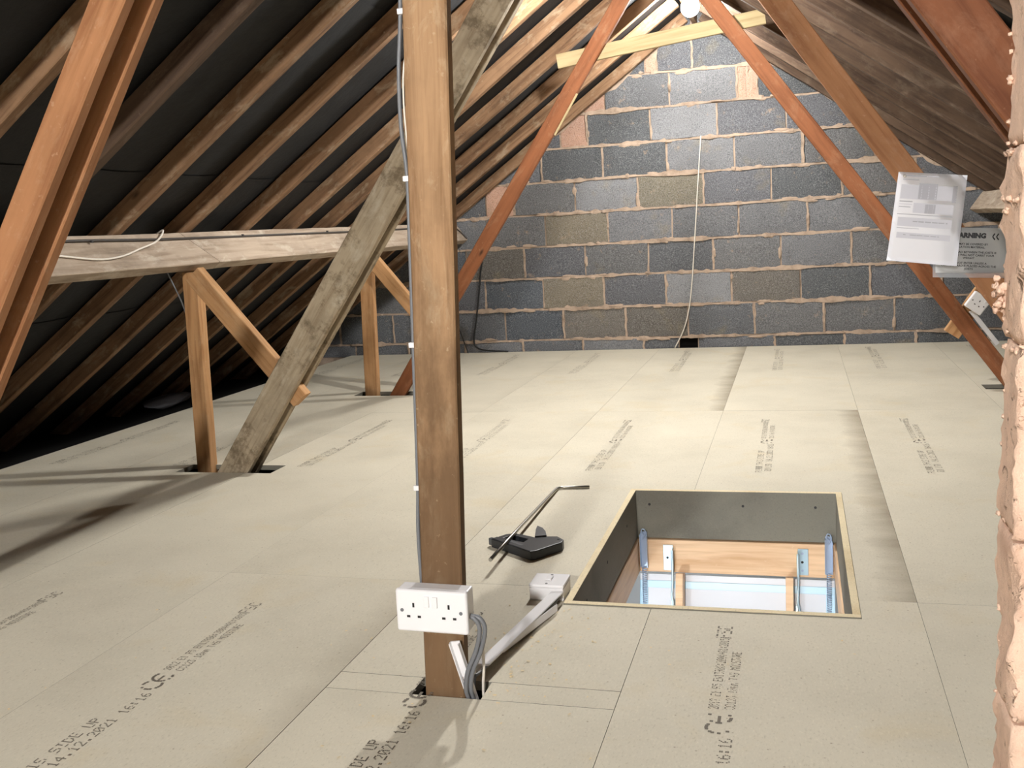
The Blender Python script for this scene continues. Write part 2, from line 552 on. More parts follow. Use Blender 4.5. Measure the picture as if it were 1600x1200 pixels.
for r in range(5):
    for i in range(9):
        x0, x1, yf, yn = XJ[i], XJ[i + 1], YJ[r], YJ[r + 1]
        dirt = 0.0
        if (r, i) in ((0, 4), (1, 5)): dirt = .78
        elif (r, i) in ((2, 3),): dirt = .30
        elif (r, i) in ((1, 3), (0, 2)): dirt = .12
        px = x0 + .205 + RND.uniform(-.015, .02)
        k = (0 if r == 2 else RND.choice((1, 2))) if i not in (5,) else 1
        ye = yf - (.15 if r == 0 else .195) + RND.uniform(-.012, .012)
        pr = (px, ye, k)
        if r >= 3: pr = None
        if (r, i) == (2, 4):
            # this board was cut either side of the king post
            board(x0, x1, -5.262, yf, None, 0, .0008)
            board(x0, x1, -5.337, -5.262, None, 0, .0009)
            board(x0, x1, yn, -5.337, None, 0, .0008)
            me = PRINTS[0]
            host = bpy.data.objects[floor.children[-1].name]
            p = bpy.data.objects.new('printed_text', me)
            link(p, Matrix(((0, -1, 0, -0.672), (1, 0, 0, -4.90 - .96), (0, 0, 1, .0005), (0, 0, 0, 1))), host)
            continue
        if (r, i) == (2, 5): pr = (-0.085, -4.905, 1)
        board(x0, x1, yn, yf, pr, dirt)

sub = bmesh.new()
cells(sub, (-4.4, 2.6, YB, 0.1), [(-.53, .23, -4.87, -3.74)], -.285, -.255)
tag(from_bm('ceiling_landing', sub, [M_PAINT]), 'white landing ceiling under the loft floor', kind='structure')
sub = bmesh.new()
cells(sub, (-4.4, 2.6, YB, 0.1), [(-.53, .23, -4.87, -3.74)], -.15, -.12)
tag(from_bm('floor_underlay', sub, [M_DARK]), 'dark dusty quilt below the loft boards', kind='structure')

# ------------------------------------------------------------------ gable wall of concrete blocks
wall = tag(empty('wall_back', (-0.6, 0, 0)), 'grey concrete block gable wall with rough mortar', kind='structure')
Z0, HB = -0.1465, 0.2268
def roofline(x): return zu(x) + .10
GREYS = [(118, 120, 125), (108, 110, 114), (126, 127, 130), (112, 113, 118), (120, 120, 121), (102, 105, 108)]
TAN = (142, 132, 114); TAN2 = (148, 140, 122); BROWN = (124, 118, 110); LIGHT = (146, 147, 150); PINK = (222, 176, 150); BLUE = (98, 104, 112)
courses = {
    0: [-1.89, (-1.44), -.996, -.745, None, -.615, -.091, .366, .815],
    1: [-2.909, -2.46, -2.018, -1.574, -1.119, -.679, -.223, .235, .683],
    2: [-2.158, -1.716, -1.267, -.826, -.374, .085, .531],
    3: [-2.29, -1.845, -1.394, -.942, -.492, -.041, .412],
    4: [-2.12, -1.677, -1.219, -.769, -.316, .135, .585],
    5: [-2.112, -1.90, -1.449, -.997, -.547, -.097, .358],
    6: [-1.681, -1.239, -.791, -.336, .109, .56],
    7: [-1.535, -1.34, -.897, -.445, .006, .46],
    8: [-1.36, -1.207, -.759, -.309, -.243, -.176, .28],
    9: [-.92, -.84, -.601, -.14],
    10: [-.60]}
SPECIAL = {(2, -1.716): TAN, (3, -2.29): BROWN, (4, -1.677): TAN, (5, -.997): TAN2, (8, -.759): LIGHT, (8, -.309): PINK, (8, -.243): PINK,
           (7, -1.535): PINK, (8, -1.36): PINK, (9, -.92): PINK, (5, -2.112): PINK, (3, -2.735): BLUE, (2, -2.158): BLUE, (1, -1.574): BROWN,
           (6, -.791): LIGHT, (1, -2.018): BLUE, (5, -1.449): LIGHT, (7, -.897): LIGHT, (2, -.374): BROWN, (2, -.826): LIGHT, (1, -1.119): BROWN}
JOINTS = []
def add_block(c, x0, x1, z0, z1, col, name='concrete_block'):
    bm = bmesh.new()
    cx, cz = (x0 + x1) / 2, (z0 + z1) / 2
    nx, nz = (6, 4) if x1 - x0 > .2 else (2, 4)
    sd = RND.uniform(0, 50); yo = RND.uniform(-.005, .004); tl = RND.uniform(-.004, .004)
    V = []
    for j in range(nz + 1):
        row = []
        for i in range(nx + 1):
            fx, fz = i / nx, j / nz
            x = x0 + fx * (x1 - x0) - cx; z = z0 + fz * (z1 - z0) - cz
            edge = min(fx, 1 - fx, fz, 1 - fz) < .01
            jx = .0045 * noise.noise((x * 9, z * 9, sd)) if edge else 0
            jz = .0045 * noise.noise((x * 9, z * 9, sd + 7)) if edge else 0
            y = yo + tl * (fx - .5) + .003 * noise.noise((x * 6, z * 6, sd + 3)) + (.0045 if edge else 0)
            row.append(bm.verts.new((x + jx, y, z + jz)))
        V.append(row)
    for j in range(nz):
        for i in range(nx):
            bm.faces.new((V[j][i], V[j][i + 1], V[j + 1][i + 1], V[j + 1][i]))
    for s in (-1, 1):
        nrm = Vector((s * SA, 0, CA))
        pco = Vector((RX - cx, 0, RZ + .10 - cz))
        bmesh.ops.bisect_plane(bm, geom=bm.verts[:] + bm.edges[:] + bm.faces[:], plane_co=pco, plane_no=nrm, clear_outer=True)
    if not bm.faces:
        bm.free(); return None
    be = [e for e in bm.edges if e.is_boundary]
    r = bmesh.ops.extrude_edge_only(bm, edges=be)
    for v in [g for g in r['geom'] if isinstance(g, bmesh.types.BMVert)]: v.co.y = .055
    o = from_bm(name, bm, M_BLOCK, T(cx, 0, cz), wall)
    o.color = S(col)
    return o

for c, xs in courses.items():
    zb, zt = max(Z0 + HB * c, -.02), Z0 + HB * (c + 1)
    lst = list(xs)
    if c not in (8, 9, 10):
        while lst[0] - .45 > -3.9: lst.insert(0, lst[0] - .45)
    while lst[-1] < 2.0: lst.append(lst[-1] + .45)
    if c in (8, 9): lst.insert(0, lst[0] - .45)
    if c == 10: lst.insert(0, -1.05)
    for a, b in zip(lst[:-1], lst[1:]):
        if a is None or b is None: continue
        g = .006
        if zb + .03 > max(roofline(a), roofline(b)) and not (a < RX < b): continue
        col = None
        for (cc, xx), v in SPECIAL.items():
            if cc == c and abs(xx - a) < .012: col = v
        if col is None: col = RND.choice(GREYS)
        kk = RND.uniform(.92, 1.05) * .90; col = tuple(x * kk for x in col)
        nm = 'brick' if (b - a < .1 or (c, a) in ((7, -1.535), (8, -1.36), (9, -.92))) else 'concrete_block'
        add_block(c, a + g, b - g, zb + .007, zt - .007, col, nm)
        JOINTS.append((c, b, zb, zt))

# recessed mortar behind the blocks and the squeezed-out ridges in the joints
bm = bmesh.new()
cells(bm, (-4.3, 2.9, -.3, 2.4), [(-.745, -.615, -.3, .085)], -.05, -.013)
for v in bm.verts: v.co = Vector((v.co.x, -v.co.z, v.co.y))
for s in (-1, 1):
    r = bmesh.ops.bisect_plane(bm, geom=bm.verts[:] + bm.edges[:] + bm.faces[:], plane_co=(RX, 0, RZ + .10), plane_no=(s * SA, 0, CA), clear_outer=True)
from_bm('mortar_backing', bm, M_MORTAR, None, wall)
box('cavity_shade', -.80, -.56, .06, .2, -.1, .12, M_DARK, wall, 0)  # dark-coloured box standing in for the shade inside the hole

bm = bmesh.new()
def ridge_strip(pts, perp, sd, amp=1.0, gap=False):
    prev = None
    L = 0
    for i, p in enumerate(pts):
        n1 = noise.noise((p.x * 7, p.z * 7, sd)); n2 = noise.noise((p.x * 23, p.z * 23, sd + 5)); n3 = noise.noise((p.x * 3, p.z * 3, sd + 11)); n4 = noise.noise((p.x * 55, p.z * 55, sd + 3))
        hh = .0080 + .0026 * n4 + amp * max(0, .010 * n1 + .008 * n2 + .013 * max(0, n3))
        yy = -.001 - amp * (.005 * max(0, n1 + .25) + .004 * max(0, n2)) + (.009 if n3 < -.32 else 0)
        o = perp * (.004 * n2)
        ring = [Vector((p.x, .03, p.z)) + perp * hh + o, Vector((p.x, yy, p.z)) + perp * hh * .75 + o, Vector((p.x, yy, p.z)) - perp * hh * .8 + o, Vector((p.x, .03, p.z)) - perp * hh + o]
        ring = [bm.verts.new(q) for q in ring]
        if prev:
            for k in range(3): bm.faces.new((prev[k], prev[k + 1], ring[k + 1], ring[k]))
        prev = ring
for c in range(1, 11):
    z = Z0 + HB * c
    x = -3.9; pts = []
    while x < 2.4:
        if z < roofline(x) - .02: pts.append(Vector((x, 0, z + .006 * noise.noise((x * 1.5, c, 0)))))
        x += .014
    if len(pts) > 3: ridge_strip(pts, Vector((0, 0, 1)), c * 13.7, 1.4)
for c, x, zb, zt in JOINTS:
    if RND.random() < .38 or zt > roofline(x): continue
    pts = [Vector((x + .002 * math.sin(k), 0, zb + .01 + (zt - zb - .02) * k / 12)) for k in range(13)]
    ridge_strip(pts, Vector((1, 0, 0)), c + x * 31, .35)
# ragged smears of mortar left on the block faces beside the joints
def smear(x, z, rx, rz):
    ret = bmesh.ops.create_icosphere(bm, subdivisions=2, radius=1.0)
    sd = RND.uniform(0, 99)
    for v in ret['verts']:
        kk = 1 + .75 * noise.noise(v.co * 1.3 + Vector((sd, 0, 0))) + .45 * noise.noise(v.co * 3.5 + Vector((0, sd, 0)))
        v.co = Vector((x + v.co.x * rx * kk, -.001 + v.co.y * .006, z + v.co.z * rz * kk))
for q in range(150):
    c = RND.randint(1, 9)
    x = RND.uniform(-2.9, 1.2); z = Z0 + HB * c
    if z > roofline(x) - .12: continue
    smear(x, z + RND.choice((-1, 1)) * RND.uniform(.003, .012), RND.uniform(.015, .06), RND.uniform(.006, .015))
for c, x, zb, zt in JOINTS:
    if RND.random() < .45 and zt < roofline(x) - .1:
        smear(x + RND.uniform(-.008, .008), RND.uniform(zb + .03, zt - .03), RND.uniform(.006, .012), RND.uniform(.02, .05))
o = from_bm('mortar_ridges', bm, M_MORTAR, None, wall)
o['kind'] = 'stuff'

# rough mortar fillets packed along the sloping verge
bm = bmesh.new()
for side in (-1, 1):
    n = 60
    prev = None
    for k in range(n + 1):
        x = RX + side * (.15 + 3.0 * k / n)
        wz = .05 + .06 * max(0, noise.noise((x * 5, side, 2)) + .4)
        zt = zu(x) + .09
        ring = [bm.verts.new((x, -.006 + .008 * noise.noise((x * 17, q, 1)), zt - wz * q / 3 - .01 * noise.noise((x * 20, q, 3)))) for q in range(4)]
        if prev:
            for q in range(3): bm.faces.new((prev[q], prev[q + 1], ring[q + 1], ring[q]))
        prev = ring
o = from_bm('mortar_fillet', bm, M_MORTAR, None, wall)
o['kind'] = 'stuff'

# ------------------------------------------------------------------ roof: felt and rafters
roof = tag(empty('ceiling', (RX, -4.0, RZ)), 'sloping roof of black felt over timber rafters', kind='structure')
YL = [-.08, -.61, -1.085, -1.56, -2.03, -2.475, -2.94, -3.405, -3.85, -4.305, -4.80, -5.27, -5.74, -6.2, -6.67, -7.13, -7.6, -8.06, -8.5]
YR = [-.085, -.53, -.97, -1.41, -1.84, -2.27, -2.71, -3.15, -3.6, -4.05, -4.5, -4.95, -5.4, -5.85, -6.3, -6.75, -7.2, -7.65, -8.1, -8.55]
YL += [YL[-1] - .465 * k for k in range(1, 8)]
YR += [YR[-1] - .45 * k for k in range(1, 8)]
EAVE = 3.55
def roof_pt(side, s, y, off):
    """s metres down the slope from the apex, off outward from the underside plane"""
    return Vector((RX + side * (s * CA + off * SA), y, RZ - s * SA + off * CA))
for side, ys in ((-1, YL), (1, YR)):
    LS = EAVE / CA if side < 0 else 3.4 / CA
    k = 0
    s0 = 0.0
    while s0 < LS:
        s1 = min(s0 + .95, LS)
        bm = bmesh.new()
        grid = []
        yy = YB
        rows = []
        while yy < .021:
            rows.append(yy); yy += .0752
        for y in rows:
            line = []
            fr = min(abs(y - (q - RWID / 2)) for q in ys)
            sag = .016 * min(1, max(0, (fr - .02) / .15)) ** 1
            for j in range(9):
                s = s0 + (s1 - s0 + .07) * j / 8
                nn = .008 * noise.noise((s * 3, y * 3, side))
                lap = .004 * (j / 8)
                line.append(bm.verts.new(roof_pt(side, s, y, RD + .004 + lap - (sag * (.6 + .4 * noise.noise((s * 2, y, 3)))) + max(-.001, nn) * (1 if fr > .06 else 0))))
            grid.append(line)
        for a in range(len(grid) - 1):
            for j in range(8):
                f = bm.faces.new((grid[a][j], grid[a + 1][j], grid[a + 1][j + 1], grid[a][j + 1])); f.smooth = True
        from_bm('felt_strip', bm, M_FELT, None, roof)
        s0 = s1
        k += 1
    for i, y in enumerate(ys):
        yc = y - RWID / 2
        p0 = roof_pt(side, LS - .02, yc, RD / 2); p1 = roof_pt(side, .045, yc, RD / 2)
        nrm = Vector((side * SA, 0, CA))
        dz = RND.uniform(-.002, .002)
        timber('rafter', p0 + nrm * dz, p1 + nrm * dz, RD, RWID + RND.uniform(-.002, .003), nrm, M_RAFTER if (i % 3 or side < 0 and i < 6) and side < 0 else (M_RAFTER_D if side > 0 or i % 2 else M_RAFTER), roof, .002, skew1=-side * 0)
timber('ridge_board', (RX, YB, RZ + .055), (RX, -.01, RZ + .055), .17, .03, (0, 0, 1), M_RAFTER, roof)
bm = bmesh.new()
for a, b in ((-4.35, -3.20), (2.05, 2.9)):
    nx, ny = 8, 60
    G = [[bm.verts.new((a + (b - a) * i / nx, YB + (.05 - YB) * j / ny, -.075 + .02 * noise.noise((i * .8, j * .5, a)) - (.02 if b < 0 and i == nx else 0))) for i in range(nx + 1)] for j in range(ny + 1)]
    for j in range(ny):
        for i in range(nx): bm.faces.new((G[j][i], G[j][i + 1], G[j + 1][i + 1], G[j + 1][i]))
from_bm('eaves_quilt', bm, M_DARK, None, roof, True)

# near end wall behind the camera, plain blockwork
bm = bmesh.new()
pts = [(-4.3, -.3), (2.9, -.3), (2.9, zu(2.9) + .1), (RX, RZ + .1), (-4.3, zu(-4.3) + .1)]
vs = [bm.verts.new((x, 0, z)) for x, z in pts]
bm.faces.new(vs)
o = from_bm('wall_front', bm, M_BLOCK, T(0, YB + .02, 0)); o.color = S((116, 117, 120))
tag(o, 'plain block gable at the near end of the loft', kind='structure')

# landing below the hatch
LZ = -2.65
land = tag(empty('wall_landing', (-.2, -4.6, LZ)), 'white painted landing walls below the open hatch', kind='structure')
for nm, b in (('wall_panel', (-1.45, -1.40, -7.0, -2.4)), ('wall_panel', (1.2, 1.25, -7.0, -2.4)), ('wall_panel', (-1.45, 1.25, -2.4, -2.35)), ('wall_panel', (-1.45, 1.25, -7.05, -7.0))):
    box(nm, b[0], b[1], b[2], b[3], LZ, -.287, M_PAINT, land, 0)
tag(box('floor_landing', -1.45, 1.25, -7.05, -2.35, LZ - .03, LZ, M_CARPET, None, 0), 'landing floor far below the hatch', kind='structure')

# ------------------------------------------------------------------ pier at the right edge
pier = tag(empty('wall_right', (.42, -5.8, 0)), 'rough pink parged block pier at the right edge', kind='structure')
PX0, PX1, PY0, PY1 = .302, .72, -5.86, -5.76
zb = -.06
courses_p = [(-.01, .07)]
z = .07
while z < 2.0:
    courses_p.append((z, min(z + .222, 2.0))); z += .225
for ci, (za, zb_) in enumerate(courses_p):
    if zb_ - za < .02: continue
    xs = [PX0, PX0 + (.035 if ci % 2 else .052), PX1] if False else [PX0, PX1]
    for xa, xb in zip(xs[:-1], xs[1:]):
        bm = bmesh.new()
        sd = ci * 7.3
        # skin wrapped round: left face then front face
        path = [(xa, PY1 - (PY1 - PY0) * k / 12) for k in range(13)] + [(xa + (xb - xa) * k / 40, PY0) for k in range(1, 41)]
        nz = max(2, int((zb_ - za) / .011))
        G = []
        for j in range(nz + 1):
            zz = za + (zb_ - za) * j / nz
            row = []
            for k, (x, y) in enumerate(path):
                left = k <= 12
                d = .0035 * noise.noise((x * 30, y * 30 + zz * 30, sd)) + .003 * noise.noise((x * 80, (y + zz) * 80, sd + 2)) + .006 * noise.noise((x * 9, y * 9, zz * 9))
                if j in (0, nz): d -= .004
                corner = abs(k - 12) <= 1
                cj = .006 * noise.noise((zz * 40, 3, sd)) + .007 * noise.noise((zz * 14, 8, 1)) if corner else 0
                back = .007 * noise.noise((zz * 45, 5, sd)) if k == 0 else 0
                if left: row.append(bm.verts.new((x - d - cj - back, y, zz)))
                else: row.append(bm.verts.new((x + (cj if corner else 0), y - d, zz)))
            G.append(row)
        for j in range(nz):
            for k in range(len(path) - 1):
                f = bm.faces.new((G[j][k], G[j][k + 1], G[j + 1][k + 1], G[j + 1][k])); f.smooth = True
        for row in (G[0], G[-1]):
            cv = [bm.verts.new((xb, PY1, row[0].co.z))]
            bm.faces.new(row + cv)
        from_bm('concrete_block', bm, M_PINKMORTAR, None, pier)
bm = bmesh.new()
def lump(c, r, sq=(1, 1, 1)):
    ret = bmesh.ops.create_icosphere(bm, subdivisions=2, radius=1.0)
    sd = RND.uniform(0, 99)
    for v in ret['verts']:
        k = r * (1 + .7 * noise.noise(v.co * 1.5 + Vector((sd, 0, 0))) + .3 * noise.noise(v.co * 4 + Vector((0, sd, 0))))
        v.co = Vector(c) + Vector((v.co.x * k * sq[0], v.co.y * k * sq[1], v.co.z * k * sq[2]))
for za, zb_ in courses_p:
    for q in range(7):
        lump((PX0 + RND.uniform(-.003, .006), PY1 - RND.uniform(0, PY1 - PY0), za + RND.uniform(-.01, .01)), RND.uniform(.002, .005), (.8, 1.2, .8))
    for q in range(14):
        lump((PX0 + RND.uniform(.0, .3), PY0 + .002, za + RND.uniform(-.007, .007)), RND.uniform(.004, .008), (1.5, .6, .7))
for q in range(60):
    lump((PX0 + .002, PY1 - RND.choice((0.0, .003, PY1 - PY0)), RND.uniform(0, 1.5)), RND.uniform(.002, .0042))
for q in range(16):
    lump((PX0 - .004 + RND.uniform(-.008, .006), PY1 - RND.uniform(.0, .02), .80 + RND.uniform(-.022, .022)), RND.uniform(.0035, .006))
for q in range(14):
    lump((PX0 - .002 + RND.uniform(-.004, .006), PY1 - RND.uniform(.0, .1), .905 + RND.uniform(-.02, .012)), RND.uniform(.002, .0045))
o = from_bm('mortar_lumps', bm, M_PINKMORTAR, None, pier, True)
o['kind'] = 'stuff'

# ------------------------------------------------------------------ trusses: struts, posts, purlins
def strut(xz0, xz1, yf, w_, mat, label, double=False, t_=.032, gap=.035, name='roof_strut', cat='strut', group=None):
    e = empty(name, (xz0[0], yf, 0))
    n = 2 if double else 1
    for k in range(n):
        y = yf + t_ / 2 + k * (t_ + gap)
        d = Vector((xz1[0] - xz0[0], 0, xz1[1] - xz0[1]))
        nrm = Vector((-d.z, 0, d.x)).normalized()
        timber('board', (xz0[0], y, xz0[1]), (xz1[0], y, xz1[1]), w_, t_, nrm, mat, e, .0018)
    return tag(e, label, cat, group)

def line(xa, za, xb, zb, z): return xa + (xb - xa) * (z - za) / (zb - za)
# truss one (nearest)
strut((line(-1.279, 1.41, -1.471, 1.12, -.10), -.10), (line(-1.279, 1.41, -1.471, 1.12, 2.02), 2.02), -5.25, .076, M_ORANGE,
      'doubled orange strut rising across the upper left corner', True, .032, .055)
strut((line(.30, 1.24, .30 + .17 / 1.42, 1.07, -.10), -.10), (line(.30, 1.24, .30 + .17 / 1.42, 1.07, 1.98), 1.98), -5.25, .088, M_ORANGE_D,
      'orange strut at the upper right corner, beside the pink pier', True, .032, .055)
# truss two
strut((line(-2.14, 0, -.93, 1.69, -.10), -.10), (line(-2.14, 0, -.93, 1.69, 2.10), 2.10), -3.612, .114, M_GREY,
      'wide dusty grey doubled brace rising from the floor behind the king post', True, .034, .05)
strut((line(.006, 1.58, .645, .66, -.10), -.10), (line(.006, 1.58, .645, .66, 2.06), 2.06), -3.62, .078, M_ORANGE,
      'long orange strut that the white paper sheet is pinned to')
# truss three (by the gable)
strut((line(-2.15, 0, -.775, 2.01, -.10), -.10), (line(-2.15, 0, -.775, 2.01, 2.08), 2.08), -1.826, .078, M_ORANGE_F,
      'slim orange strut in front of the left half of the block wall')
_st = bpy.data.objects['roof_strut.004']
timber('torn_edge', (-1.150, -1.830, 1.375), (-1.020, -1.830, 1.575), .010, .007, (.8, 0, -.56), M_PALE, _st, .002)
strut((line(-.077, 1.6, .92, .22, -.10), -.10), (line(-.077, 1.6, .92, .22, 2.04), 2.04), -1.83, .078, M_ORANGE_F,
      'orange strut before the right half of the block wall')

def stud(x0, x1, y0, y1, z1, label, lean=0.0):
    e = empty('purlin_post', ((x0 + x1) / 2, (y0 + y1) / 2, 0))
    xc = (x0 + x1) / 2
    timber('post', (xc, (y0 + y1) / 2, -.11), (xc + lean, (y0 + y1) / 2, z1), x1 - x0, y1 - y0, (1, 0, 0), M_STUD, e)
    return tag(e, label, 'post', 'short posts under the purlins')
stud(-2.362, -2.294, -3.528, -3.478, .805, 'short post under the purlin beside the foot of the grey brace', .03)
stud(-2.395, -2.315, -1.735, -1.69, .795, 'short post under the purlin nearest the block wall', .03)
stud(1.16, 1.23, -1.735, -1.69, .83, 'short post under the far purlin behind the pier', -.02)

def diag(p0, p1, y, label):
    e = empty('diagonal_brace', (p1[0], y, p1[1]))
    d = Vector((p1[0] - p0[0], 0, p1[1] - p0[1])); nrm = Vector((-d.z, 0, d.x)).normalized()
    if nrm.z < 0: nrm = -nrm
    timber('brace', (p0[0], y, p0[1]), (p1[0], y, p1[1]), .078, .046, nrm, M_STUD, e)
    return tag(e, label, 'brace', 'short diagonal braces below the purlins')
diag((-2.255, .80), (-1.83, .285), -3.553, 'short diagonal brace passing through the grey doubled brace')
diag((-2.27, .78), (-1.86, .27), -1.768, 'short diagonal brace half hidden by the king post')
diag((1.15, .80), (.79, .265), -1.768, 'short diagonal brace whose pale end shows below the wall socket')

def purlin(side, y0, y1, label, T0, scarf=None, d=.158):
    """purlin set square to the rafters; T0 = (x,z) of its upper inner corner"""
    n = Vector((-side * SA, 0, -CA)); u = Vector((-side * CA, 0, SA))
    e = empty('purlin', (T0[0], (y0 + y1) / 2, T0[1]))
    t_ = .05
    c = Vector((T0[0], 0, T0[1])) + n * (d / 2) - u * (t_ / 2)
    def seg(ya, yb, k0=0., k1=0.):
        timber('beam', (c.x, ya, c.z), (c.x, yb, c.z), d, t_, n, M_PURLIN, e, .002, skew0=k0, skew1=k1)
    if scarf:
        seg(y0, scarf - .002, 0, .9); seg(scarf + .002, y1, .9, 0)
    else: seg(y0, y1)
    return tag(e, label, 'purlin', 'purlins under the rafters')
purlin(-1, -11.9, -.03, 'long pale purlin carrying the left rafters, cables clipped along it', (-2.348, .968), -3.425)
purlin(1, -11.9, -.03, 'pale purlin end showing right of the paper sheet by the wall', (1.205, .966), None, .13)

kp = empty('king_post', (-.62, -5.31, 0))
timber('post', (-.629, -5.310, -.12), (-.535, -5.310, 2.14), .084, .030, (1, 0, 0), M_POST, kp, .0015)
tag(kp, 'upright king post in the foreground carrying the double socket', 'post')

bt = empty('ceiling_batten', (-.6, -1.775, 1.8))
timber('batten', (-1.128, -1.775, 1.752), (-.072, -1.775, 1.866), .074, .025, (0, 0, 1), M_PALE, bt, .001)
tag(bt, 'new pale timber batten nailed across below the lit bulb', 'batten')

# ------------------------------------------------------------------ lamps
def bulb(loc, strength, col, label, r=.048, top=None, axis=None):
    """globe lamp; with axis given, an LED lamp: lit dome on an opaque base, pointing along axis"""
    e = empty('light_bulb', loc)
    x, y, z = loc
    M = T(x, y, z)
    if axis is not None:
        M = M @ (-Vector(axis)).to_track_quat('Z', 'Y').to_matrix().to_4x4()
    last = 12 if axis is None else 7
    prof = [(.001, -r)]
    for k in range(1, last + 1):
        a = math.pi * k / 15
        prof.append((r * math.sin(a), -r * math.cos(a)))
    if axis is None: prof += [(.017, r * 1.12), (.0135, r * 1.3)]
    bm = bmesh.new()
    bm_lathe(bm, prof, 20)
    from_bm('glass', bm, emis('lit_glass', col, strength), M, e)
    bm = bmesh.new()
    if axis is not None: bm_lathe(bm, [(r * 1.01, -r * .09), (r * .98, r * .2), (r * .7, r * .75), (.017, r * 1.2), (.0135, r * 1.3)], 20)
    else: bm_lathe(bm, [(.014, r * 1.2), (.014, r * 1.34)], 16)
    from_bm('base', bm, M_WHITEPL, M, e)
    bm = bmesh.new()
    bm_lathe(bm, [(.0135, r * 1.3), (.0135, r * 1.5), (.02, r * 1.51), (.02, r * 1.8), (.012, r * 1.9)], 16)
    from_bm('lamp_holder', bm, M_WHITEPL, M, e)
    p0 = M @ Vector((0, 0, r * 1.85))
    if top is None: top = (RX + .02, p0.y, RZ + .02)
    tube('flex', [p0, (p0 + Vector(top)) / 2 + Vector((0, 0, .01)), top], .003, M_WHITECABLE, e)
    return tag(e, label, 'light bulb')
bulb(BULB_FAR, BULB_FAR_L, C_FAR, 'glaring lit bulb under the ridge near the block wall', .052)
bulb(BULB_MID, FILL_MID_L, C_FAR, 'unseen bulb added under the ridge above the middle of the loft')
bulb(BULB_NEAR, FILL_NEAR_L, C_NEAR, 'unseen fill globe added under the ridge behind the viewer', .10)
bulb((-.75, -5.6, -.60), LANDING_L, C_LANDING, 'lit bulb on the landing below the hatch', .07, (-.75, -5.6, -.287))

# ------------------------------------------------------------------ double socket on the king post
def socket_plate(name, M, wdt, hgt, label, double):
    """accessory facing local -Y, centred on its back face"""
    e = empty(name, (0, 0, 0), M)
    bm = bmesh.new(); bm_box(bm, -wdt / 2 + .002, wdt / 2 - .002, -.034, 0, -hgt / 2 + .002, hgt / 2 - .002, .003, 2)
    from_bm('back_box', bm, M_WHITEPL, M, e)
    bm = bmesh.new(); bm_box(bm, -wdt / 2, wdt / 2, -.047, -.0345, -hgt / 2, hgt / 2, .0055, 3)
    fp = from_bm('face_plate', bm, M_WHITEPL, M, e)
    yf = -.0472
    outs = (-.036, .036) if double else (0,)
    for ox in outs:
        for dx, dz, ww, hh in ((0, .012, .004, .009), (-.011, -.011, .0068, .0045), (.011, -.011, .0068, .0045)):
            box('pin_slot', ox + dx - ww / 2, ox + dx + ww / 2, yf - .0004, yf + .001, dz - hh / 2, dz + hh / 2, M_SLOT, fp, 0, 1, M)
    for ox in ((-.0085, .0085) if double else (.022,)):
        bm = bmesh.new(); bm_box(bm, ox - .0052, ox + .0052, yf - .0035, yf + .002, .009 if double else .018, .031 if double else .034, .0012, 2)
        from_bm('rocker_switch', bm, M_WHITEPL, M, e)
    for sx in (-.060, .060) if double else (-.03, .03):
        bm = bmesh.new(); bm_lathe(bm, [(.0036, 0), (.0036, .0012)], 12)
        from_bm('screw', bm, M_GREYCABLE, M @ T(sx, yf + .0006, .001 if double else .0) @ Matrix.Rotation(math.radians(90), 4, 'X'), fp)
    return e
sm = T(-.621, -5.326, .190) @ Matrix.Rotation(math.radians(.8), 4, 'Y')
s1 = socket_plate('double_socket', sm, .146, .086, '', True)
tag(s1, 'white double socket with two switches screwed to the king post', 'socket')

# single socket and its trunking on the far right strut
ang = math.radians(36)
M2 = T(.900, -1.7925, .420) @ Matrix.Rotation(ang, 4, 'Y')
s2 = socket_plate('single_socket', M2, .088, .088, '', False)
tag(s2, 'tilted white single socket between the two right-hand struts', 'socket')
tr2 = empty('cable_trunking', (.95, -1.75, .29))
timber('trunking_body', (.874, -1.80, .382), (.995, -1.80, .215), .022, .016, (.8, 0, .6), M_WHITEPL, tr2, 0, .001)
tag(tr2, 'white trunking strip running down below the tilted socket', 'trunking')

# ------------------------------------------------------------------ floor switch box and trunking
sw = empty('switch_box', (-.54, -4.771, 0))
bm = bmesh.new(); bm_box(bm, -.583, -.497, -4.812, -4.730, 0, .031, .002, 1)
from_bm('back_box', bm, M_WHITEPL, None, sw)
bm = bmesh.new(); bm_box(bm, -.584, -.496, -4.813, -4.729, .0315, .040, .003, 2)
pl = from_bm('face_plate', bm, M_WHITEPL, None, sw)
box('rocker_switch', -.549, -.533, -4.782, -4.757, .040, .0455, M_WHITEPL, sw, .0015)
for yy in (-4.802, -4.740):
    bm = bmesh.new(); bm_lathe(bm, [(.0032, 0), (.0032, .001)], 12)
    from_bm('screw', bm, M_GREYCABLE, T(-.541, yy, .040), pl)
tag(sw, 'white light switch in a surface box on the floor by the hatch', 'switch')

